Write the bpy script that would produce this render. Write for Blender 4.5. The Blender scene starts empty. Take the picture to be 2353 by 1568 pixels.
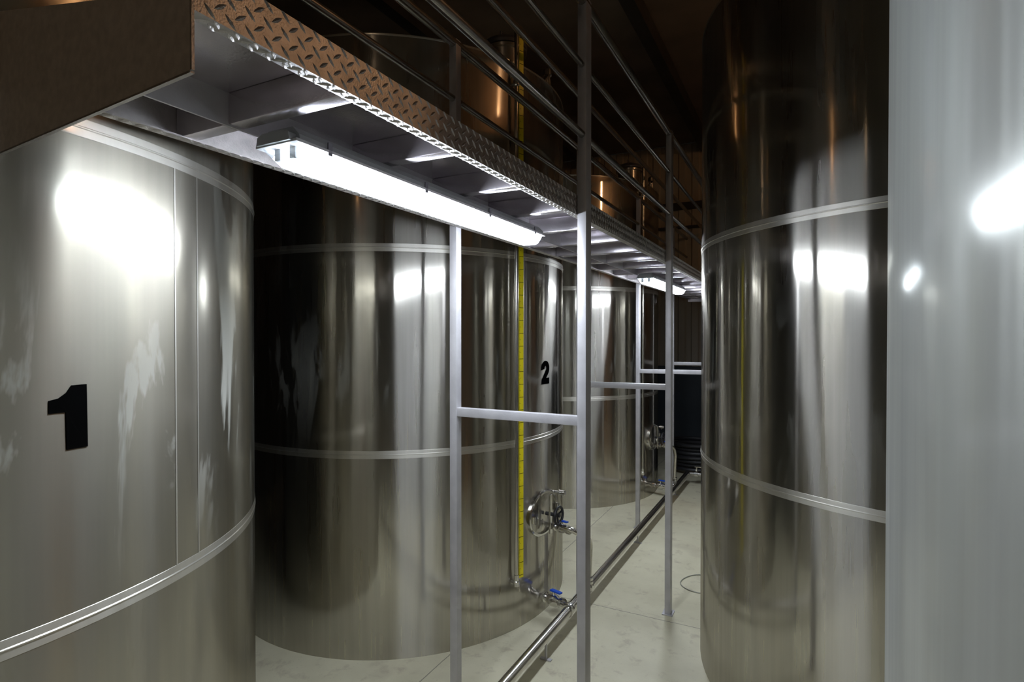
import bpy, bmesh, math, random
from mathutils import Vector, Matrix, geometry
random.seed(7)
PI = math.pi
scn = bpy.context.scene

# ---------------------------------------------------------------- camera, world, exposure
cam_data = bpy.data.cameras.new('camera')
cam = bpy.data.objects.new('camera', cam_data)
scn.collection.objects.link(cam)
cam_data.sensor_width = 36.0
cam_data.lens = 1291.0 / 2353.0 * 36.0
cam_data.clip_start = 0.02
cam.location = (0, 0, 1.65)
cam.rotation_euler = (math.radians(90 - 0.62), 0, math.radians(27.25))
scn.camera = cam
world = bpy.data.worlds.new('world')
world.use_nodes = True
world.node_tree.nodes['Background'].inputs[0].default_value = (0.012, 0.010, 0.008, 1)
world.node_tree.nodes['Background'].inputs[1].default_value = 0.3
scn.world = world
scn.view_settings.view_transform = 'Standard'
scn.view_settings.look = 'None'
scn.view_settings.exposure = 0.0
scn.view_settings.gamma = 1.0
scn.cycles.sample_clamp_indirect = 6.0
scn.cycles.glossy_bounces = 7
scn.cycles.max_bounces = 10
COOL = (0.83, 0.90, 1.0)
WARM = (1.0, 0.54, 0.26)
TUBE_POWER = 56.0       # emission of the fluorescent diffusers
WARM_POWER = 330.0      # emission of the warm high bay bulb
COL = scn.collection

# ---------------------------------------------------------------- helpers
def tag(o, label=None, cat=None, group=None, kind=None):
    if label: o['label'] = label
    if cat: o['category'] = cat
    if group: o['group'] = group
    if kind: o['kind'] = kind
    return o

def empty(name, loc=(0, 0, 0), rz=0.0):
    o = bpy.data.objects.new(name, None)
    COL.objects.link(o)
    o.location = loc
    o.rotation_euler = (0, 0, rz)
    o.empty_display_size = 0.1
    return o

def obj(name, bm, mat, parent=None, smooth=False, angle=None):
    me = bpy.data.meshes.new(name)
    bmesh.ops.recalc_face_normals(bm, faces=bm.faces)
    if smooth:
        for f in bm.faces: f.smooth = True
        a = math.radians(angle or 35)
        for e in bm.edges:
            if len(e.link_faces) == 2 and e.calc_face_angle(0) > a: e.smooth = False
    bm.to_mesh(me); bm.free()
    me.materials.append(mat)
    o = bpy.data.objects.new(name, me)
    COL.objects.link(o)
    if parent: o.parent = parent
    return o

def copy_tree(o, parent=None):
    c = o.copy()
    COL.objects.link(c)
    c.parent = parent
    for ch in list(o.children): copy_tree(ch, c)
    return c

def box(bm, x0, x1, y0, y1, z0, z1, M=None, bevel=0.0):
    vs = [bm.verts.new((x, y, z)) for x in (x0, x1) for y in (y0, y1) for z in (z0, z1)]
    q = [(0, 1, 3, 2), (4, 6, 7, 5), (0, 4, 5, 1), (2, 3, 7, 6), (0, 2, 6, 4), (1, 5, 7, 3)]
    fs = [bm.faces.new([vs[i] for i in f]) for f in q]
    if bevel:
        es = list({e for f in fs for e in f.edges})
        r = bmesh.ops.bevel(bm, geom=es, offset=bevel, segments=2, affect='EDGES', profile=0.6)
        vs = list({v for f in r['faces'] for v in f.verts})
    if M is not None:
        for v in vs: v.co = M @ v.co

def frame(d):
    d = d.normalized()
    up = Vector((0, 0, 1)) if abs(d.z) < 0.95 else Vector((1, 0, 0))
    a = d.cross(up).normalized()
    return a, d.cross(a).normalized()

def tube(bm, pts, r, n=16, caps=True):
    """round tube through the points; r may be a list"""
    pts = [Vector(p) for p in pts]
    rr = r if isinstance(r, (list, tuple)) else [r] * len(pts)
    rings = []
    pa = None
    for i, p in enumerate(pts):
        if i == 0: d = pts[1] - p
        elif i == len(pts) - 1: d = p - pts[i - 1]
        else: d = (pts[i + 1] - p).normalized() + (p - pts[i - 1]).normalized()
        if d.length < 1e-9: d = pts[-1] - pts[0]
        d = d.normalized()
        if pa is None: a, b = frame(d)
        else:
            a = (pa - d * pa.dot(d)).normalized(); b = d.cross(a)
        pa = a
        rings.append([bm.verts.new(p + (a * math.cos(t) + b * math.sin(t)) * rr[i]) for t in [2 * PI * k / n for k in range(n)]])
    for r0, r1 in zip(rings, rings[1:]):
        for k in range(n):
            bm.faces.new((r0[k], r0[(k + 1) % n], r1[(k + 1) % n], r1[k]))
    if caps:
        bm.faces.new(rings[0][::-1]); bm.faces.new(rings[-1])

def bend(pts, rad, n=6):
    """round the corners of a polyline"""
    pts = [Vector(p) for p in pts]
    out = [pts[0]]
    for i in range(1, len(pts) - 1):
        p = pts[i]; a = (pts[i - 1] - p); b = (pts[i + 1] - p)
        ra = min(rad, a.length * .45, b.length * .45)
        s = p + a.normalized() * ra; e = p + b.normalized() * ra
        for k in range(n + 1):
            t = k / n
            out.append((s * (1 - t) ** 2) + p * 2 * t * (1 - t) + e * t * t)
    out.append(pts[-1])
    return out

def lathe(bm, prof, n=32, M=None, caps=True):
    """prof: list of (r, h) along local z"""
    rings = []
    for r, h in prof:
        if r < 1e-6:
            v = bm.verts.new((0, 0, h)); rings.append([v])
        else:
            rings.append([bm.verts.new((r * math.cos(2 * PI * k / n), r * math.sin(2 * PI * k / n), h)) for k in range(n)])
    for a, b in zip(rings, rings[1:]):
        for k in range(n):
            j = (k + 1) % n
            if len(a) == 1 and len(b) == 1: continue
            if len(a) == 1: bm.faces.new((a[0], b[j], b[k]))
            elif len(b) == 1: bm.faces.new((a[k], a[j], b[0]))
            else: bm.faces.new((a[k], a[j], b[j], b[k]))
    if caps:
        if len(rings[0]) > 1: bm.faces.new(rings[0][::-1])
        if len(rings[-1]) > 1: bm.faces.new(rings[-1])
    if M is not None:
        for rg in rings:
            for v in rg: v.co = M @ v.co

def axis_matrix(p, d):
    d = Vector(d).normalized(); a, b = frame(d)
    M = Matrix((a, b, d)).transposed().to_4x4(); M.translation = Vector(p)
    return M

def BM(): return bmesh.new()

# ---------------------------------------------------------------- materials
def mat(name):
    m = bpy.data.materials.new(name); m.use_nodes = True
    nt = m.node_tree
    return m, nt, nt.nodes['Principled BSDF']

def N(nt, t, **kw):
    n = nt.nodes.new(t)
    for k, v in kw.items():
        if hasattr(n, k): setattr(n, k, v)
        else: n.inputs[k.replace('_', ' ')].default_value = v
    return n

def ramp(nt, src, p0, p1, c0=(0, 0, 0, 1), c1=(1, 1, 1, 1)):
    r = nt.nodes.new('ShaderNodeValToRGB')
    r.color_ramp.elements[0].position = p0; r.color_ramp.elements[0].color = c0
    r.color_ramp.elements[1].position = p1; r.color_ramp.elements[1].color = c1
    nt.links.new(src, r.inputs[0])
    return r.outputs[0]

def noise(nt, scale, detail=3, sx=(1, 1, 1), rough=0.5, loc=(0, 0, 0), dist=0.0):
    tc = nt.nodes.new('ShaderNodeTexCoord')
    mp = nt.nodes.new('ShaderNodeMapping'); mp.inputs['Scale'].default_value = sx; mp.inputs['Location'].default_value = loc
    nt.links.new(tc.outputs['Object'], mp.inputs[0])
    n = nt.nodes.new('ShaderNodeTexNoise'); n.inputs['Scale'].default_value = scale; n.inputs['Detail'].default_value = detail
    n.inputs['Roughness'].default_value = rough; n.inputs['Distortion'].default_value = dist
    nt.links.new(mp.outputs[0], n.inputs[0])
    return n.outputs[0]

def math_(nt, op, a, b=None, c=None):
    m = nt.nodes.new('ShaderNodeMath'); m.operation = op
    for i, x in enumerate((a, b, c)):
        if x is None: continue
        if isinstance(x, (int, float)): m.inputs[i].default_value = x
        else: nt.links.new(x, m.inputs[i])
    return m.outputs[0]

def mixc(nt, f, a, b, blend='MIX'):
    m = nt.nodes.new('ShaderNodeMix'); m.data_type = 'RGBA'; m.blend_type = blend
    for s, x in ((m.inputs[0], f), (m.inputs[6], a), (m.inputs[7], b)):
        if isinstance(x, (int, float)): s.default_value = x
        elif isinstance(x, tuple): s.default_value = x if len(x) == 4 else (*x, 1)
        else: nt.links.new(x, s)
    return m.outputs[2]

def plain(name, col, rough=0.5, metal=0.0, var=0.12, scale=12, bump=0.0, bscale=200):
    m, nt, b = mat(name)
    n = noise(nt, scale, 4)
    c = mixc(nt, ramp(nt, n, 0.3, 0.7), tuple(x * (1 - var) for x in col), tuple(min(1, x * (1 + var)) for x in col))
    nt.links.new(c, b.inputs['Base Color'])
    b.inputs['Roughness'].default_value = rough; b.inputs['Metallic'].default_value = metal
    if bump:
        bp = nt.nodes.new('ShaderNodeBump'); bp.inputs['Strength'].default_value = bump; bp.inputs['Distance'].default_value = 0.002
        nt.links.new(noise(nt, bscale, 2), bp.inputs['Height']); nt.links.new(bp.outputs[0], b.inputs['Normal'])
    return m

def tank_steel(name, sharp, wide, wmix, col, wave=0.15, streak=0.25, marks=0.0, loc=(0, 0, 0), haze=0.0, fs=30, wx=5):
    """rolled stainless sheet; sharp and wide are (across, along z) microfacet widths, so highlights are drawn out vertically"""
    m, nt, b = mat(name)
    nt.nodes.remove(b)
    tg = nt.nodes.new('ShaderNodeTangent'); tg.direction_type = 'RADIAL'; tg.axis = 'Z'
    fine = noise(nt, fs, 3, (1, 1, 0.03), 0.6, loc)            # vertical drip streaks
    broad = noise(nt, 4, 3, (1, 1, 0.35), 0.55, loc)
    s = ramp(nt, fine, 0.38, 0.66)
    c = mixc(nt, math_(nt, 'MULTIPLY', s, streak), col, tuple(x * 0.62 for x in col))
    c = mixc(nt, math_(nt, 'MULTIPLY', ramp(nt, broad, 0.35, 0.7), 0.22), c, tuple(x * y for x, y in zip(col, (0.80, 0.74, 0.62))))
    if wave:
        bp = nt.nodes.new('ShaderNodeBump'); bp.inputs['Strength'].default_value = wave; bp.inputs['Distance'].default_value = 0.004
        nt.links.new(noise(nt, wx, 1, (1, 1, 0.05), 0.5, loc), bp.inputs['Height'])
    def lobe(ax, ay):
        r2 = math.sqrt(ax * ay)
        g = nt.nodes.new('ShaderNodeBsdfAnisotropic'); nt.links.new(c, g.inputs['Color']); nt.links.new(tg.outputs[0], g.inputs['Tangent'])
        g.inputs['Anisotropy'].default_value = 1 - ax / r2
        rr = math_(nt, 'MULTIPLY', math.sqrt(r2), math_(nt, 'ADD', 0.80, math_(nt, 'ADD', math_(nt, 'MULTIPLY', broad, 0.3), math_(nt, 'MULTIPLY', s, 0.15))))
        nt.links.new(rr, g.inputs['Roughness'])
        if wave: nt.links.new(bp.outputs[0], g.inputs['Normal'])
        return g.outputs[0]
    mg = nt.nodes.new('ShaderNodeMixShader'); mg.inputs[0].default_value = wmix
    nt.links.new(lobe(*sharp), mg.inputs[1]); nt.links.new(lobe(*wide), mg.inputs[2])
    # dried water and wine marks lying on the sheet: a thin pale matt film
    d = nt.nodes.new('ShaderNodeBsdfDiffuse'); d.inputs[0].default_value = (0.55, 0.55, 0.50, 1)
    mx = nt.nodes.new('ShaderNodeMixShader')
    f = math_(nt, 'MULTIPLY', math_(nt, 'ADD', s, 0.3), haze)
    if marks:
        tc = nt.nodes.new('ShaderNodeTexCoord'); sp = nt.nodes.new('ShaderNodeSeparateXYZ'); nt.links.new(tc.outputs['Object'], sp.inputs[0])
        zb = math_(nt, 'SUBTRACT', 1.0, math_(nt, 'MULTIPLY', math_(nt, 'ABSOLUTE', math_(nt, 'SUBTRACT', sp.outputs[2], 1.45)), 2.6))
        zb = math_(nt, 'MAXIMUM', zb, 0.10)
        pt = ramp(nt, noise(nt, 7.0, 5, (1, 1, 0.22), 0.60, loc, 0.5), 0.56, 0.60)
        f = math_(nt, 'ADD', f, math_(nt, 'MULTIPLY', math_(nt, 'MULTIPLY', pt, zb), marks))
    nt.links.new(f, mx.inputs[0]); nt.links.new(mg.outputs[0], mx.inputs[1]); nt.links.new(d.outputs[0], mx.inputs[2])
    nt.links.new(mx.outputs[0], nt.nodes['Material Output'].inputs['Surface'])
    return m

def emitter(name, col, power):
    m, nt, b = mat(name)
    b.inputs['Base Color'].default_value = (0.8, 0.8, 0.8, 1)
    b.inputs['Emission Color'].default_value = (*col, 1)
    b.inputs['Emission Strength'].default_value = power
    return m

S = (0.60, 0.59, 0.56)
M = {}
M['mirror'] = tank_steel('polished_sheet_steel', (0.004, 0.020), (0.016, 0.42), 0.37, (0.57, 0.55, 0.50), 0.20, 0.35, 0.10, haze=0.008, wx=9)
M['dirty'] = tank_steel('worn_sheet_steel', (0.018, 0.04), (0.06, 0.30), 0.5, (0.48, 0.455, 0.385), 0.22, 0.40, 0.45, loc=(2.3, 0.7, 0.2), haze=0.02, fs=17)
M['satin'] = tank_steel('satin_sheet_steel', (0.015, 0.025), (0.25, 0.5), 0.62, (0.50, 0.51, 0.485), 0.02, 0.06, 0.0, haze=0.19)
M['band'] = tank_steel('ground_weld_steel', (0.03, 0.10), (0.10, 0.42), 0.6, (0.72, 0.70, 0.64), 0.3, 0.15, 0.0, haze=0.05)
M['bead'] = plain('weld_bead_steel', (0.70, 0.67, 0.62), 0.30, 1.0, 0.25, 60, 0.5, 120)
M['chrome'] = plain('bright_fitting_steel', (0.68, 0.67, 0.64), 0.18, 1.0, 0.08, 20)
M['pipe'] = plain('stainless_pipe', (0.60, 0.58, 0.54), 0.20, 1.0, 0.12, 8)
M['galv'] = plain('grey_square_tube', (0.50, 0.49, 0.51), 0.42, 0.35, 0.10, 14, 0.15, 260)
M['rail'] = plain('rail_tube_steel', (0.38, 0.36, 0.34), 0.24, 0.9, 0.15, 14)
M['plate'] = plain('tread_plate_steel', (0.48, 0.46, 0.45), 0.42, 0.85, 0.15, 30, 0.35, 320)
M['under'] = plain('deck_underside_steel', (0.62, 0.58, 0.62), 0.22, 0.75, 0.12, 10, 0.1, 200)
M['panel'] = plain('brown_grey_sheet', (0.72, 0.66, 0.60), 0.45, 0.1, 0.12, 60, 0.3, 500)
M['black'] = plain('black_rubber', (0.012, 0.012, 0.014), 0.5, 0.0, 0.2, 20)
M['number'] = plain('black_vinyl', (0.003, 0.003, 0.003), 0.85, 0.0, 0.1, 20)
M['number'].node_tree.nodes['Principled BSDF'].inputs['Specular IOR Level'].default_value = 0.0
M['yellow'] = plain('yellow_tape', (0.88, 0.74, 0.01), 0.4, 0.0, 0.10, 14)
M['blue'] = plain('blue_plastic', (0.01, 0.08, 0.55), 0.35, 0.0, 0.1, 20)
M['housing'] = plain('grey_lamp_housing', (0.34, 0.36, 0.37), 0.45, 0.0, 0.06, 10)
M['clip'] = plain('dark_steel_clip', (0.18, 0.18, 0.20), 0.35, 0.7, 0.1, 10)
M['hose'] = plain('clear_hose', (0.30, 0.31, 0.27), 0.25, 0.0, 0.1, 10)
M['tube_light'] = emitter('lamp_diffuser', COOL, TUBE_POWER)
def clear_mat():
    m, nt, b = mat('clear_plastic'); nt.nodes.remove(b)
    t = nt.nodes.new('ShaderNodeBsdfTransparent'); t.inputs[0].default_value = (.9, .93, .96, 1)
    g = nt.nodes.new('ShaderNodeBsdfGlossy'); g.inputs['Roughness'].default_value = .12
    x = nt.nodes.new('ShaderNodeMixShader'); x.inputs[0].default_value = .3
    nt.links.new(t.outputs[0], x.inputs[1]); nt.links.new(g.outputs[0], x.inputs[2]); nt.links.new(x.outputs[0], nt.nodes['Material Output'].inputs['Surface'])
    return m
M['tube_end'] = clear_mat()
M['white'] = plain('white_reflector', (0.8, 0.82, 0.84), 0.4)
M['bulb'] = emitter('warm_bulb', WARM, WARM_POWER)
M['bulb_fill'] = emitter('added_fill_bulb', (1.0, 0.72, 0.48), WARM_POWER * 0.38)  # glow of the added fill lamp behind the camera
M['purlin'] = plain('dark_roof_steel', (0.05, 0.045, 0.04), 0.6, 0.2, 0.2, 5)
M['joint_dark'] = M['black']

def floor_mat():
    m, nt, b = mat('sealed_concrete')
    n1 = noise(nt, 1.3, 5, rough=0.6); n2 = noise(nt, 9, 6, rough=0.65, dist=0.3); n3 = noise(nt, 90, 2)
    c = mixc(nt, ramp(nt, n1, 0.35, 0.68), (0.53, 0.50, 0.36), (0.70, 0.665, 0.50))
    c = mixc(nt, math_(nt, 'MULTIPLY', ramp(nt, n2, 0.55, 0.70), 0.6), c, (0.36, 0.31, 0.23))
    c = mixc(nt, math_(nt, 'MULTIPLY', ramp(nt, noise(nt, 2.3, 3, loc=(3, 1, 0)), 0.60, 0.68), 0.30), c, (0.40, 0.36, 0.27))
    c = mixc(nt, math_(nt, 'MULTIPLY', ramp(nt, n3, 0.64, 0.74), 0.25), c, (0.25, 0.22, 0.18))
    tc = nt.nodes.new('ShaderNodeTexCoord'); sp = nt.nodes.new('ShaderNodeSeparateXYZ'); nt.links.new(tc.outputs['Object'], sp.inputs[0])
    wob = math_(nt, 'MULTIPLY', math_(nt, 'SUBTRACT', n2, 0.5), 0.012)
    def line(s, off, per):
        v = math_(nt, 'ADD', math_(nt, 'SUBTRACT', s, off), wob)
        v = math_(nt, 'PINGPONG', v, per / 2)
        return math_(nt, 'LESS_THAN', v, 0.0028)
    j = math_(nt, 'MAXIMUM', line(sp.outputs[0], -1.605, 6.0), line(sp.outputs[1], 3.27, 6.5))
    c = mixc(nt, math_(nt, 'MULTIPLY', j, 0.75), c, (0.12, 0.11, 0.09))
    nt.links.new(c, b.inputs['Base Color'])
    nt.links.new(math_(nt, 'ADD', math_(nt, 'MULTIPLY', n2, 0.25), 0.30), b.inputs['Roughness'])
    bp = nt.nodes.new('ShaderNodeBump'); bp.inputs['Strength'].default_value = 0.25; bp.inputs['Distance'].default_value = 0.002
    nt.links.new(math_(nt, 'SUBTRACT', n2, math_(nt, 'MULTIPLY', j, 1.0)), bp.inputs['Height']); nt.links.new(bp.outputs[0], b.inputs['Normal'])
    return m
M['floor'] = floor_mat()
M['ceiling'] = plain('brown_roof_sheet', (0.21, 0.155, 0.11), 0.8, 0.0, 0.2, 2)

def wall_mat(name, col, pitch=0.18):
    m, nt, b = mat(name)
    n = noise(nt, 3, 5, (1, 1, 0.4))
    c = mixc(nt, ramp(nt, n, 0.3, 0.75), tuple(x * 0.8 for x in col), col)
    nt.links.new(c, b.inputs['Base Color']); b.inputs['Roughness'].default_value = 0.5
    return m
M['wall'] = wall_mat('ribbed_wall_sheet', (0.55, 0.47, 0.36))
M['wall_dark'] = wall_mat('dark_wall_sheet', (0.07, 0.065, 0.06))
M['wall_low'] = wall_mat('dark_lower_wall', (0.05, 0.065, 0.08))

# ---------------------------------------------------------------- setting
X0, X1, Y0, Y1, ZC = -5.2, 3.7, -8.0, 9.0, 4.62
def struct(name, bm, m):
    return tag(obj(name, bm, m), kind='structure')
bm = BM(); box(bm, X0, X1, Y0, Y1, -0.1, 0.0); struct('floor', bm, M['floor'])
bm = BM(); box(bm, X0, X1, Y0, Y1, ZC, ZC + 0.1); struct('ceiling', bm, M['ceiling'])
def ribbed(axis, pos, a0, a1, z0, z1, pitch=0.2, depth=0.025, thick=0.05, sign=1):
    """trapezoidal profiled sheet along an axis; bulges towards -sign"""
    bm = BM(); prof = []
    a = a0
    while a < a1 - 1e-6:
        for da, d in ((0, 0), (0.35, 0), (0.45, 1), (0.9, 1)):
            t = a + da * pitch
            if t <= a1: prof.append((t, d * depth))
        a += pitch
    prof.append((a1, 0))
    def P(t, d, z):
        q = pos + sign * (thick - d) if d is not None else pos + sign * (thick + 0.05)
        return (t, q, z) if axis == 'x' else (q, t, z)
    front = [[bm.verts.new(P(t, d, z)) for t, d in prof] for z in (z0, z1)]
    back = [[bm.verts.new(P(t, None, z)) for t in (a0, a1)] for z in (z0, z1)]
    for k in range(len(prof) - 1): bm.faces.new((front[0][k], front[0][k + 1], front[1][k + 1], front[1][k]))
    bm.faces.new((back[0][0], back[1][0], back[1][1], back[0][1]))
    bm.faces.new((front[0][0], front[1][0], back[1][0], back[0][0])); bm.faces.new((front[0][-1], back[0][1], back[1][1], front[1][-1]))
    bm.faces.new(front[1] + back[1][::-1]); bm.faces.new(front[0] + back[0][::-1])
    return bm
struct('wall_back', ribbed('x', Y1, X0, X1, 1.16, ZC), M['wall'])
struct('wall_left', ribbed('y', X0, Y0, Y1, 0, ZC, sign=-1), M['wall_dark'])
struct('wall_right', ribbed('y', X1, Y0, Y1, 0, ZC), M['wall'])
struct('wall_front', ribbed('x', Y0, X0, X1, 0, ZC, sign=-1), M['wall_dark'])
bm = BM(); box(bm, X0, X1, Y1 - 0.02, Y1 + 0.1, 0, 1.16); struct('trim_1', bm, M['wall_low'])
for i, z in enumerate((3.65, 3.32)):
    bm = BM(); box(bm, X0, X1, Y1 - 0.06, Y1 + 0.04, z - (0.05, 0.015)[i], z + (0.05, 0.015)[i]); struct('trim_%d' % (i + 2), bm, M['purlin'])
for x, lb in ((-1.32, 'dark steel roof purlin running along the ceiling above the walkway'), (.5, 'dark steel roof purlin running along the ceiling above the right tanks'), (-3.2, 'dark steel roof purlin running along the ceiling above the left tanks')):
    bm = BM(); box(bm, x - 0.06, x + 0.06, Y0, Y1, ZC - 0.16, ZC)
    tag(obj('roof_purlin', bm, M['purlin']), lb, 'roof beam', 'roof purlins')

# ---------------------------------------------------------------- tanks
R, H = 1.08, 3.16
def on_tank(a, r, z): return Vector((r * math.cos(a), r * math.sin(a), z))

def number_polys(ch):
    if ch == '1':
        return [[(0.0428, 1.5155), (0.0600, 1.5190), (0.0740, 1.5290), (0.084, 1.544), (0.1137, 1.5445), (0.1150, 1.410), (0.0744, 1.410), (0.073, 1.4885), (0.0426, 1.4890)]]
    # bold 2
    w, h = 0.100, 0.138
    out, inn = [], []
    cx, cy, ro, ri = 0.050, 0.093, 0.050, 0.014
    for k in range(13):
        a = math.radians(190 - k * 18.5)
        out.append((cx + ro * 1.03 * math.cos(a), cy + 0.0 + ro * 0.93 * math.sin(a)))
        inn.append((cx + ri * math.cos(a), cy + ri * 1.1 * math.sin(a)))
    poly = out + [(0.058, 0.036), (0.099, 0.036), (0.099, 0.0), (0.002, 0.0), (0.006, 0.030), (0.040, 0.064)] + inn[::-1][1:]
    return [[(-0.110 + x, 1.356 + y) for x, y in poly]]

def number_mesh(ch):
    bm = BM()
    for poly in number_polys(ch):
        tri = geometry.tessellate_polygon([[Vector((x, y, 0)) for x, y in poly]])
        vo = [bm.verts.new(on_tank(x / R, R + 0.0022, z)) for x, z in poly]
        vi = [bm.verts.new(on_tank(x / R, R + 0.0002, z)) for x, z in poly]
        for t in tri:
            try: bm.faces.new([vo[i] for i in t])
            except ValueError: pass
        n = len(poly)
        for k in range(n): bm.faces.new((vo[k], vo[(k + 1) % n], vi[(k + 1) % n], vi[k]))
    return bm

def ball_valve(parent, p, d, length, r, up=(0, 0, 1), name='valve'):
    """ball valve along d from p, blue lever on top"""
    p = Vector(p); d = Vector(d).normalized(); Mx = axis_matrix(p, d)
    bm = BM()
    L = length
    lathe(bm, [(r * .75, 0), (r * .75, L * .12), (r * 1.35, L * .12), (r * 1.35, L * .22), (r * .95, L * .24), (r * 1.1, L * .32), (r * 1.5, L * .42), (r * 1.55, L * .52),
               (r * 1.45, L * .62), (r * 1.05, L * .70), (r * .95, L * .78), (r * 1.35, L * .80), (r * 1.35, L * .90), (r * .8, L * .90), (r * .8, L)], 20, Mx)
    b = obj(name, bm, M['chrome'], parent, True)
    c = p + d * L * .52; u = Vector(up).normalized()
    bm = BM(); tube(bm, [c + u * r * 1.2, c + u * r * 2.4], r * .4, 10)
    obj('valve_stem', bm, M['chrome'], b, True)
    bm = BM()
    Mh = Matrix((d, u.cross(d), u)).transposed().to_4x4(); Mh.translation = c + u * r * 2.4
    box(bm, -r * 0.9, r * 2.6, -r * .55, r * .55, -r * .18, r * .25, Mh, r * .12)
    obj('handle', bm, M['blue'], b)
    return b

def make_tank(label, m_shell, number=None, fittings=True, segs=360, top=True):
    t = empty('wine_tank')
    tag(t, label, 'tank', 'tall stainless steel wine tanks')
    bm = BM(); lathe(bm, [(R, 0.0), (R, 0.004), (R, 1.03), (R, 2.08), (R, H)], segs)
    obj('shell', bm, m_shell, t, True)
    for z in (1.043, 2.092):
        bm = BM(); hw = 0.0205
        lathe(bm, [(R + .0001, z - hw), (R + .0010, z - hw + .001), (R + .0010, z - .003), (R + .003, z - .001), (R + .003, z + .001), (R + .0010, z + .003), (R + .0010, z + hw - .001), (R + .0001, z + hw)], segs, caps=False)
        obj('weld_band', bm, M['band'], t, True)
    bm = BM(); lathe(bm, [(R + .001, H - .008), (R + .003, H - .004), (R + .003, H + .002), (R - .01, H + .006), (0.14, H + 0.16), (0.0, H + 0.165)], 160, caps=False)
    obj('roof', bm, M['band'], t, True)
    # hatch near the rim
    bm = BM(); c = Vector((0.82, -0.09, H))
    lathe(bm, [(0.115, -0.0), (0.115, 0.20), (0.135, 0.20), (0.135, 0.215), (0.12, 0.225)], 40, Matrix.Translation(c))
    hn = obj('hatch_neck', bm, M['band'], t, True)
    bm = BM(); lathe(bm, [(0.132, 0.226), (0.138, 0.24), (0.125, 0.262), (0.07, 0.285), (0, 0.292)], 40, Matrix.Translation(c))
    tube(bm, [c + Vector((0, -.05, .28)), c + Vector((0, -.05, .32)), c + Vector((0, .05, .32)), c + Vector((0, .05, .28))], 0.006, 8)
    obj('hatch_lid', bm, M['clip'], hn, True)
    # breather valve
    bm = BM(); c = Vector((0.98, 0.19, H - .01))
    lathe(bm, [(0.014, 0), (0.014, 0.10), (0.026, 0.10), (0.026, 0.13), (0.018, 0.135), (0.018, 0.16), (0.03, 0.165), (0.028, 0.20), (0.012, 0.215)], 20, Matrix.Translation(c))
    tube(bm, bend([c + Vector((0, 0, .15)), c + Vector((.03, -.05, .15)), c + Vector((.03, -.05, .06))], .02), 0.010, 10)
    obj('breather_valve', bm, M['chrome'], t, True)
    if number:
        obj('painted_number', number_mesh(number), M['number'], t)
    if not fittings: return t
    # oval manway
    zc, a0 = 0.592, -0.085
    ax = Vector((math.cos(a0), math.sin(a0), 0)); tg = Vector((-math.sin(a0), math.cos(a0), 0)); base = ax * (R - 0.008) + Vector((0, 0, zc))
    def ov(rx, rz, h, n=48): return [base + tg * (rx * math.cos(2 * PI * k / n)) + Vector((0, 0, rz * math.sin(2 * PI * k / n))) + ax * h for k in range(n)]
    def loft(bm, rows, close=True):
        vs = [[bm.verts.new(p) for p in r_] for r_ in rows]
        for r0, r1 in zip(vs, vs[1:]):
            n = len(r0)
            for k in range(n): bm.faces.new((r0[k], r0[(k + 1) % n], r1[(k + 1) % n], r1[k]))
        if close: bm.faces.new(vs[-1])
    bm = BM(); loft(bm, [ov(.172, .133, -.03), ov(.172, .133, .018), ov(.166, .127, .024), ov(.156, .117, .024), ov(.154, .115, .008)], False)
    mw = obj('manway_frame', bm, M['chrome'], t, True)
    bm = BM(); loft(bm, [ov(.158, .119, .004), ov(.154, .115, .012), ov(.11, .08, .018), ov(.03, .02, .021)])
    dr = obj('manway_door', bm, M['mirror'], mw, True)
    bm = BM()
    for s in (-1, 1):   # bridge bar
        box(bm, -.006, .006, -.012, .012, -.115, .115, axis_matrix(base + ax * .055, (0, 0, 1)) if False else Matrix.Translation(base + ax * .060) @ Matrix.Rotation(a0, 4, 'Z'), .002) if s == 1 else None
    obj('bridge_bar', bm, M['chrome'], mw)
    bm = BM(); c = base + ax * .115; n = 28
    ring = [c + tg * (.05 * math.cos(2 * PI * k / n)) + Vector((0, 0, .05 * math.sin(2 * PI * k / n))) for k in range(n + 1)]
    tube(bm, ring, 0.008, 8, False)
    for k in range(3):
        a = 2 * PI * k / 3 + .4; tube(bm, [c - ax * .01, c + tg * (.048 * math.cos(a)) + Vector((0, 0, .048 * math.sin(a)))], 0.006, 8)
    tube(bm, [base + ax * .03, c + ax * .008], .011, 12)
    obj('hand_wheel', bm, M['black'], mw, True)
    for s in (-1, 1):
        bm = BM(); q = base + tg * (s * .150) + ax * .030
        tube(bm, [q - Vector((0, 0, .018)), q + Vector((0, 0, .018))], .013, 14)
        obj('clamp_knob', bm, M['chrome'], mw, True)
    # sight tube with level tape
    a = -0.345
    bm = BM(); q = on_tank(a, R + 0.028, 0)
    tube(bm, [q + Vector((0, 0, .30)), q + Vector((0, 0, 3.34))], 0.011, 14)
    st = obj('sight_tube', bm, M['pipe'], t, True)
    for z in (0.29, 3.05):
        bm = BM()
        tube(bm, [on_tank(a, R - .004, z - .02), on_tank(a, R + .03, z - .02)], .011, 12)
        lathe(bm, [(.014, -.035), (.019, -.03), (.019, -.005), (.015, 0), (.015, .03)], 16, Matrix.Translation(on_tank(a, R + .028, z)))
        obj('tube_fitting', bm, M['chrome'], st, True)
    a = -0.297; hw = 0.0148 / 1.1
    bm = BM()
    c = on_tank(a, R + .012, 0); d1 = Vector((-math.sin(a - .1), math.cos(a - .1), 0)); nn = Vector((d1.y, -d1.x, 0))
    Mt = Matrix((d1, nn * -1, Vector((0, 0, 1)))).transposed().to_4x4(); Mt.translation = c
    box(bm, -.0168, .0168, -.0015, .0015, .285, 3.36, Mt)
    tp = obj('level_tape', bm, M['yellow'], t)
    bm = BM(); z = .30; k = 0
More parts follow.
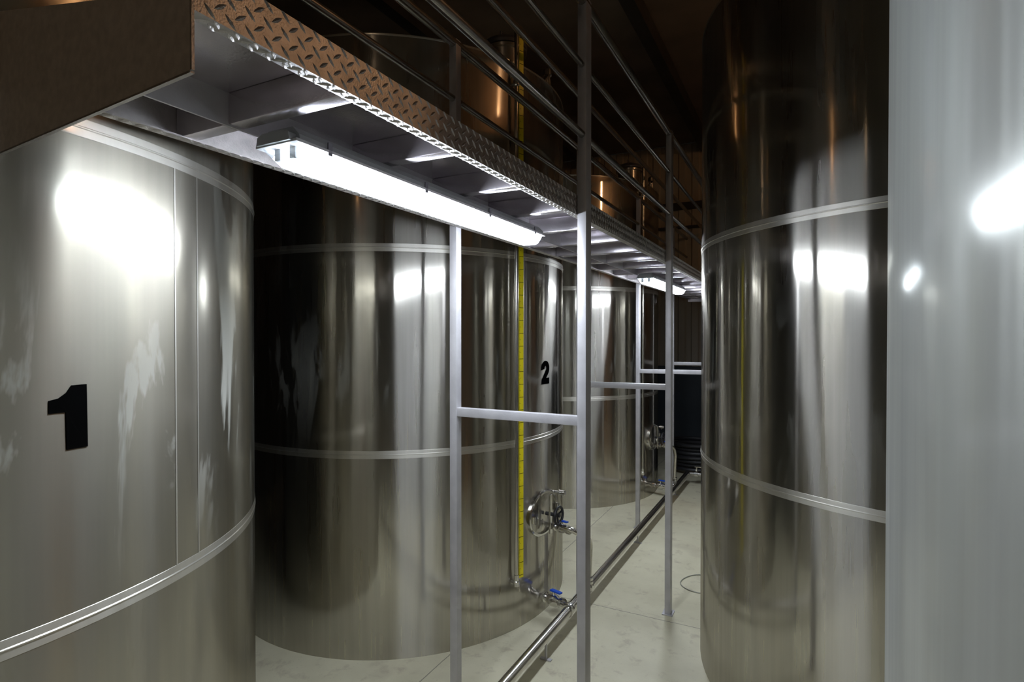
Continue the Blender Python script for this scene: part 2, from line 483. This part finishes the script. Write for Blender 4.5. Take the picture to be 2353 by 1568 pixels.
    while z < 3.35:
        w = .034 if k % 10 == 0 else (.014 if k % 5 == 0 else .006)
        hh = .0012 if k % 10 == 0 else .0006
        box(bm, -.0168, -.0168 + w * .98, -.0019, -.0014, z - hh, z + hh, Mt)
        z += .00715; k += 1
    tk = obj('scale_marks', bm, M['number'], tp); tk['kind'] = 'stuff'
    for z in (.5, 1.3, 2.2, 3.0):
        bm = BM(); tube(bm, [on_tank(a, R - .004, z), on_tank(a, R + .011, z)], .004, 8)
        obj('tape_holder', bm, M['chrome'], tp, True)
    # outlet valves
    p = on_tank(-0.005, R - .01, 0.497)
    bm = BM(); tube(bm, [p, p + Vector((.05, -.03, .004))], .016, 14)
    o1 = obj('outlet_stub', bm, M['chrome'], t, True)
    ball_valve(o1, p + Vector((.04, -.025, .004)), (0.9, -0.42, .08), .17, .018, name='outlet_valve')
    p = on_tank(-0.09, R - .01, 0.098)
    ball_valve(t, p, (0.93, -0.36, .06), .205, .023, name='drain_valve')
    # sample tap
    p = on_tank(0.075, R - .01, .675)
    bm = BM(); tube(bm, [p, p + Vector((.045, 0, 0))], .008, 12); lathe(bm, [(.013, 0), (.016, .004), (.016, .04), (.012, .045)], 18, axis_matrix(p + Vector((.04, 0, 0)), (1, 0, 0)))
    tube(bm, [p + Vector((.06, 0, 0)), p + Vector((.06, 0, -.03))], .006, 10)
    obj('sample_tap', bm, M['chrome'], t, True)
    return t

t2 = make_tank('polished steel tank numbered 2 with yellow level tape and oval manway', M['mirror'], '2')
t2.location = (-2.44, 3.14, 0)
t1 = make_tank('large worn steel tank at left bearing a big black number 1', M['dirty'], '1', fittings=False)
t1.location = (-2.44, .54, 0)
for a in (.318, .395, -.62):
    bm = BM()
    Ms = Matrix.Rotation(a, 4, 'Z') @ Matrix.Translation((R, 0, 0))
    box(bm, -.001, .0009, -.0022, .0022, 1.062, 2.073, Ms)
    obj('upright_seam', bm, M['band'], t1)
def clone(src, loc, label, rz=0, drop=()):
    c = copy_tree(src); c.location = loc; c.rotation_euler = (0, 0, rz); c['label'] = label
    for ch in list(c.children):
        if any(ch.name.startswith(d) for d in drop):
            for g in list(ch.children): bpy.data.objects.remove(g)
            bpy.data.objects.remove(ch)
    return c
t3 = clone(t2, (-2.44, 5.93, 0), 'farthest polished steel tank on the left, beyond the tank numbered 2', drop=('painted_number', 'level_tape'))
t4 = make_tank('tall mirror polished steel tank right of the aisle, behind the satin tank', M['mirror'], fittings=False)
t4.location = (.60, 3.245, 0)
t5 = make_tank('pale satin steel tank filling the right edge of the picture', M['satin'], fittings=False, segs=480)
t5.location = (1.155, .60, 0)
t6 = clone(t4, (.66, 6.0, 0), 'steel tank hidden behind the mirror polished tank right of the aisle')

# ---------------------------------------------------------------- platform
XR, XL = -.712, -1.217          # outer faces of the two edge strips
ZB, ZT = 2.078, 2.148
YA, YB = 0.512, 7.0
plat = tag(empty('walkway_platform', ((XR + XL) / 2, YA, 2.078)), 'raised steel tread plate walkway running beside the left tanks', 'platform')
plat.location = (0, 0, 0)
def treads(bm, origin, du, dv, nrm, u0, u1, v0, v1, pu=.0313, pv=.028, h=.0024):
    """raised lens bars in two alternating directions"""
    def lens(cu, cv, ang, L=.0125, W=.0034):
        if cu - L * .8 < u0 or cu + L * .8 > u1 or cv - L * .3 < v0 or cv + L * .3 > v1: return
        ca, sa = math.cos(ang), math.sin(ang)
        ring = []
        for (a, b) in ((-1, 0), (-.6, -.62), (0, -1), (.6, -.62), (1, 0), (.6, .62), (0, 1), (-.6, .62)):
            x, y = a * L, b * W
            ring.append((cu + x * ca - y * sa, cv + x * sa + y * ca))
        ring = [(x, min(max(y, v0), v1)) for x, y in ring]
        base = [bm.verts.new(origin + du * x + dv * y) for x, y in ring]
        cl = lambda q: min(max(q, v0 + .0005), v1 - .0005)
        r1 = bm.verts.new(origin + du * (cu - .5 * L * ca) + dv * cl(cv - .5 * L * sa) + nrm * h)
        r2 = bm.verts.new(origin + du * (cu + .5 * L * ca) + dv * cl(cv + .5 * L * sa) + nrm * h)
        f = [(0, 1, r1), (1, 2, r1), (3, 4, r2), (4, 5, r2), (6, 7, r1), (7, 0, r1)]
        for a, b, c in f: bm.faces.new((base[a], base[b], c))
        bm.faces.new((base[2], r2, r1)); bm.faces.new((base[2], base[3], r2)); bm.faces.new((base[5], base[6], r2)); bm.faces.new((base[6], r1, r2))
    i = 0
    nu = int((u1 - u0) / pu) + 2; nv = int((v1 - v0) / pv) + 3
    for i in range(nu):
        for j in range(-1, nv):
            cu, cv = u0 + .008 + i * pu, v0 - .005 + j * pv
            lens(cu, cv, math.radians(38)); lens(cu + pu / 2, cv + pv / 2, math.radians(-43))
def edge_strip(x, sgn):
    bm = BM()
    YA = .468 if sgn > 0 else .512
    box(bm, min(x, x - sgn * .003), max(x, x - sgn * .003), YA, YB, ZB, ZT)
    box(bm, min(x - sgn * .003, x - sgn * .026), max(x - sgn * .003, x - sgn * .026), YA, YB, ZB, ZB + .003)
    treads(bm, Vector((x, YA, ZB)), Vector((0, 1, 0)), Vector((0, 0, 1)), Vector((sgn, 0, 0)), 0, YB - YA, 0, ZT - ZB)
    treads(bm, Vector((x, YA, ZB)), Vector((0, 1, 0)), Vector((-sgn, 0, 0)), Vector((0, 0, -1)), 0, YB - YA, 0, .0263, pv=.0131, h=.0018)
    return bm
bm = BM(); box(bm, XL + .003, XR - .003, YA, YB, ZT - .005, ZT)
treads(bm, Vector((XL, YA, ZT)), Vector((0, 1, 0)), Vector((1, 0, 0)), Vector((0, 0, 1)), 0, YB - YA, 0, XR - XL)
obj('deck_plate', bm, M['under'], plat)
obj('edge_strip', edge_strip(XR, 1), M['plate'], plat)
obj('edge_strip', edge_strip(XL, -1), M['plate'], plat)
y = .775; first = True
while y < YB:
    bm = BM(); box(bm, XL + .004, XR - .004, y - .018, y + .018, ZB + .001 if first else ZB + .004, ZT - .005, bevel=.004)
    obj('cross_beam', bm, M['under'], plat, True); y += .355; first = False
bm = BM(); box(bm, -1.044, -1.039, YA, YB, ZB - .002, ZT - .005); obj('centre_rib', bm, M['galv'], plat)
bm = BM(); box(bm, XL, XR, YB - .003, YB, ZB - .03, ZT); obj('end_beam', bm, M['under'], plat)
# posts: footing to handrail
def post(x0, x1, y0, y1, z1):
    bm = BM(); box(bm, x0, x1, y0, y1, .004, z1, bevel=.0025)
    p = obj('post', bm, M['galv'], plat, True)
    bm = BM(); box(bm, x0 - .014, x1 + .014, y0 - .012, y1 + .012, 0, .006, bevel=.001)
    obj('foot_plate', bm, M['galv'], p)
    return p
RP = [1.885, 3.344, 4.80, 6.25]; LP = [1.885, 3.31, 4.73, 6.17]
for yr in RP: post(XR + .002, XR + .035, yr, yr + .055, 2.845)
for yl in LP: post(XL - .035, XL - .002, yl, yl + .036, 2.825)
for yr, yl in zip(RP, LP):
    bm = BM(); a = Vector((XL - .004, yl + .018, 1.342)); b = Vector((XR + .004, yr + .018, 1.342))
    d = (b - a); Mx = Matrix.Translation(a) @ Matrix.Rotation(math.atan2(d.y, d.x), 4, 'Z')
    box(bm, 0, d.length, -.016, .016, -.017, .017, Mx, .002)
    obj('cross_bar', bm, M['galv'], plat, True)
for x, zs in ((XR + .018, ((2.36, .0135), (2.605, .011), (2.832, .018))), (XL - .018, ((2.36, .011), (2.59, .013), (2.812, .018)))):
    for z, r in zs:
        bm = BM(); tube(bm, [(x, YA - .05, z), (x, YB, z)], r, 14); obj('rail', bm, M['rail'], plat, True)

# sheet panel closing the near end of the walkway
pn = empty('end_panel', (0, 0, 0)); tag(pn, 'large brown grey sheet metal panel at the near end of the walkway, upper left', 'panel')
a = Vector((XR - .001, .4640, 0)); b = Vector((-1.352, .5058, 0)); d = (b - a).normalized(); nrm = Vector((-d.y, d.x, 0)) * -1
if nrm.y < 0: nrm = -nrm
bm = BM(); L = (b - a).length
def quad_slab(bm, pts, off):
    f = [bm.verts.new(p) for p in pts]; g = [bm.verts.new(p + off) for p in pts]
    bm.faces.new(f); bm.faces.new(g[::-1])
    for k in range(len(pts)):
        j = (k + 1) % len(pts); bm.faces.new((f[k], g[k], g[j], f[j]))
up = Vector((0, 0, 1))
quad_slab(bm, [a + up * 1.997, b + up * 1.997, b + up * 2.262, a + up * 2.102], nrm * .003)
obj('face_sheet', bm, M['panel'], pn)
bm = BM(); quad_slab(bm, [a + up * 1.994, b + up * 1.994, b + up * 1.994 + nrm * .006, a + up * 1.994 + nrm * .006], up * .003)
obj('bottom_flange', bm, M['plate'], pn)
bm = BM(); quad_slab(bm, [a + up * 1.997, a + up * 2.102, a + up * 2.102 - d * .004, a + up * 1.997 - d * .004], nrm * .004)
obj('edge_bead', bm, M['plate'], pn)

# ---------------------------------------------------------------- fluorescent fixtures
def make_fixture(label):
    L = 1.25
    t = empty('fluorescent_light'); tag(t, label, 'light fixture')
    hw = .058
    def prism(bm, sec, y0, y1, taper=0.0):
        v0 = [bm.verts.new((x, y0, z)) for x, z in sec]; v1 = [bm.verts.new((x, y1, z)) for x, z in sec]
        n = len(sec)
        bm.faces.new(v0[::-1]); bm.faces.new(v1)
        for k in range(n): bm.faces.new((v0[k], v0[(k + 1) % n], v1[(k + 1) % n], v1[k]))
    # housing with chamfered ends and back
    bm = BM(); prof = [(-hw, .036), (hw, .036), (hw - .004, .052), (hw - .022, .070), (-hw + .022, .070), (-hw + .004, .052)]
    prism(bm, prof, .02, L - .02)
    prism(bm, [(x * .84, z if z < .06 else z - .012) for x, z in prof], 0, .02); prism(bm, [(x * .84, z if z < .06 else z - .012) for x, z in prof], L - .02, L)
    obj('housing', bm, M['housing'], t)
    sec = [(hw - .003, .036), (-hw + .003, .036), (-hw + .008, .022), (-hw + .022, .004), (-hw + .032, 0), (hw - .032, 0), (hw - .022, .004), (hw - .008, .022)]
    bm = BM(); prism(bm, sec, .055, L - .03); obj('diffuser', bm, M['tube_light'], t)
    def endcap(y0, y1):
        bm = BM(); s0 = [(x * .80, .036 - (.036 - z) * .55) for x, z in sec]
        v0 = [bm.verts.new((x, y0, z)) for x, z in s0]; v1 = [bm.verts.new((x, y1, z)) for x, z in sec]
        n = len(sec); bm.faces.new(v0[::-1])
        for k in range(n): bm.faces.new((v0[k], v0[(k + 1) % n], v1[(k + 1) % n], v1[k]))
        return bm
    obj('diffuser_end', endcap(.012, .055), M['tube_end'], t); obj('diffuser_end', endcap(L - .008, L - .03), M['tube_light'], t)
    bm = BM()
    prism(bm, [(hw + .002, .034), (-hw - .002, .034), (-hw - .002, .040), (hw + .002, .040)], .008, L - .008); obj('gasket_rim', bm, M['white'], t)
    for s in (-1, 1):
        bm = BM(); box(bm, s * .022 - .009, s * .022 + .009, .030, .046, .010, .036, bevel=.003); obj('lamp_holder', bm, M['housing'], t, True)
    for yy in (.10, .45, .80, 1.15):
        for s in (-1, 1):
            bm = BM(); box(bm, s * hw - .002, s * hw + .002, yy - .006, yy + .006, .028, .056, bevel=.001)
            obj('clip', bm, M['clip'], t)
    return t
fx = make_fixture('bright fluorescent batten under the near end of the walkway')
fx.location = (-.9625, .80, 2.007)
fx2 = copy_tree(fx); fx2.location = (-.9625, 3.86, 2.007); fx2['label'] = 'small far fluorescent batten under the walkway beside the far square posts'

# warm high bay lamp beyond the mirror polished tank
def bare_lamp(loc, label, mb):
    hb = tag(empty('warm_lamp', loc), label, 'lamp')
    bm = BM(); lathe(bm, [(.0, .10), (.022, .10), (.03, .05), (.03, .02), (0, .02)], 24); obj('lamp_holder', bm, M['clip'], hb, True)
    bm = BM(); lathe(bm, [(0, -.10), (.03, -.09), (.048, -.06), (.05, -.03), (.036, 0), (.024, .02), (0, .022)], 24); obj('bulb', bm, mb, hb, True)
    bm = BM(); tube(bm, [(0, 0, .09), (0, 0, ZC - loc[2])], .006, 8); obj('hanger_rod', bm, M['clip'], hb, True)
bare_lamp((2.72, 3.43, 4.15), 'warm bare ceiling lamp above the far side of the right tanks', M['bulb'])
bare_lamp((-.1, -3.4, 4.15), 'added fill lamp out of view behind the viewer, brightening the end panel', M['bulb_fill'])  # fill light added behind the camera to brighten the end panel

# ---------------------------------------------------------------- piping
fp = tag(empty('floor_pipe', (0, 0, 0)), 'long stainless pipe running along the floor beside the left tanks', 'pipe')
bm = BM(); tube(bm, [(-1.157, .35, .11), (-1.157, 2.2, .11), (-1.1480, 3.2, .11), (-1.128, 5.4, .11), (-1.120, 6.42, .11)], .0265, 24)
obj('pipe_run', bm, M['pipe'], fp, True)
for yy in (2.93, 3.26, 5.76):
    x = -1.150
    bm = BM(); lathe(bm, [(.027, -.022), (.035, -.020), (.035, -.004), (.031, 0), (.035, .004), (.035, .020), (.027, .022)], 22, axis_matrix((x, yy, .11), (0, 1, 0))); obj('collar', bm, M['chrome'], fp, True)
for yy in (1.2, 2.6, 4.4, 5.9):
    bm = BM(); box(bm, -1.175, -1.115, yy - .01, yy + .01, 0, .006); box(bm, -1.149, -1.141, yy - .008, yy + .008, .005, .088); obj('support', bm, M['galv'], fp)
cp = tag(empty('cross_pipe', (0, 0, 0)), 'short stainless pipe crossing the aisle floor at the far end', 'pipe')
bm = BM(); tube(bm, [(-1.09, 6.42, .115), (-.46, 6.42, .115)], .024, 20); obj('pipe_run', bm, M['pipe'], cp, True)
for x in (-1.02, -.80):
    bm = BM(); lathe(bm, [(.03, -.02), (.036, -.018), (.036, .018), (.03, .02)], 18, axis_matrix((x, 6.42, .115), (1, 0, 0)))
    tube(bm, [(x, 6.42, .13), (x, 6.42, .19)], .012, 10); box(bm, x - .02, x + .09, 6.41, 6.43, .19, .20)
    obj('valve', bm, M['chrome'], cp, True)
bm = BM(); box(bm, -.95, -.93, 6.41, 6.43, 0, .095); obj('support', bm, M['galv'], cp)
def riser(x, y0, zt, y1, label):
    t = tag(empty('riser_pipe', (0, 0, 0)), label, 'pipe')
    bm = BM(); tube(bm, bend([(x - .085, y0 + .03, zt + .01), (x - .03, y0 + .015, zt + .012), (x + .014, y0 + .05, zt - .02), (x + .014, y1 - .0, zt - .12), (x + .002, y1, .14)], .05), .016, 16)
    obj('bent_tube', bm, M['pipe'], t, True)
    bm = BM(); lathe(bm, [(.017, 0), (.026, .002), (.026, .016), (.02, .02), (.026, .024), (.026, .038), (.017, .04)], 20, Matrix.Translation((x + .004, y1, .135))); obj('collar', bm, M['chrome'], t, True)
riser(-1.148, 3.01, .516, 3.245, 'bent steel tube dropping from tank 2 outlet valve to the floor pipe')
riser(-1.165, 5.80, .516, 5.93, 'bent steel tube from the far left tank down to the floor pipe')

# coiled black hose on the floor at the far end
bm = BM(); pts = []
for k in range(7 * 36):
    a = 2 * PI * k / 36; turn = k / 36
    pts.append((-1.12 + (.33 + .02 * math.sin(turn * 2.1)) * math.cos(a), 7.15 + (.33 + .02 * math.cos(turn * 1.7)) * math.sin(a), .026 + .047 * turn))
tube(bm, pts, .025, 10)
tag(obj('coiled_hose', bm, M['black'], None, True), 'thick black hose coiled on the floor at the far end of the aisle', 'hose')
# thin wire loop
bm = BM(); pts = [(-.58 + .125 * math.cos(a) * (1 + .1 * math.sin(2 * a)), 3.86 + .145 * math.sin(a), .004) for a in [2 * PI * k / 40 for k in range(39)]]
tube(bm, pts, .0028, 6)
tag(obj('wire_loop', bm, M['hose'], None, True), 'thin loop of wire lying on the floor beside the mirror polished right tank', 'wire')
# overhead conduit
bm = BM(); tube(bm, [(-1.30, -.2, 3.22), (-1.30, 8.9, 3.22)], .02, 14)
tag(obj('overhead_conduit', bm, M['rail'], None, True), 'thin dark metal conduit running high above the walkway handrail', 'conduit')
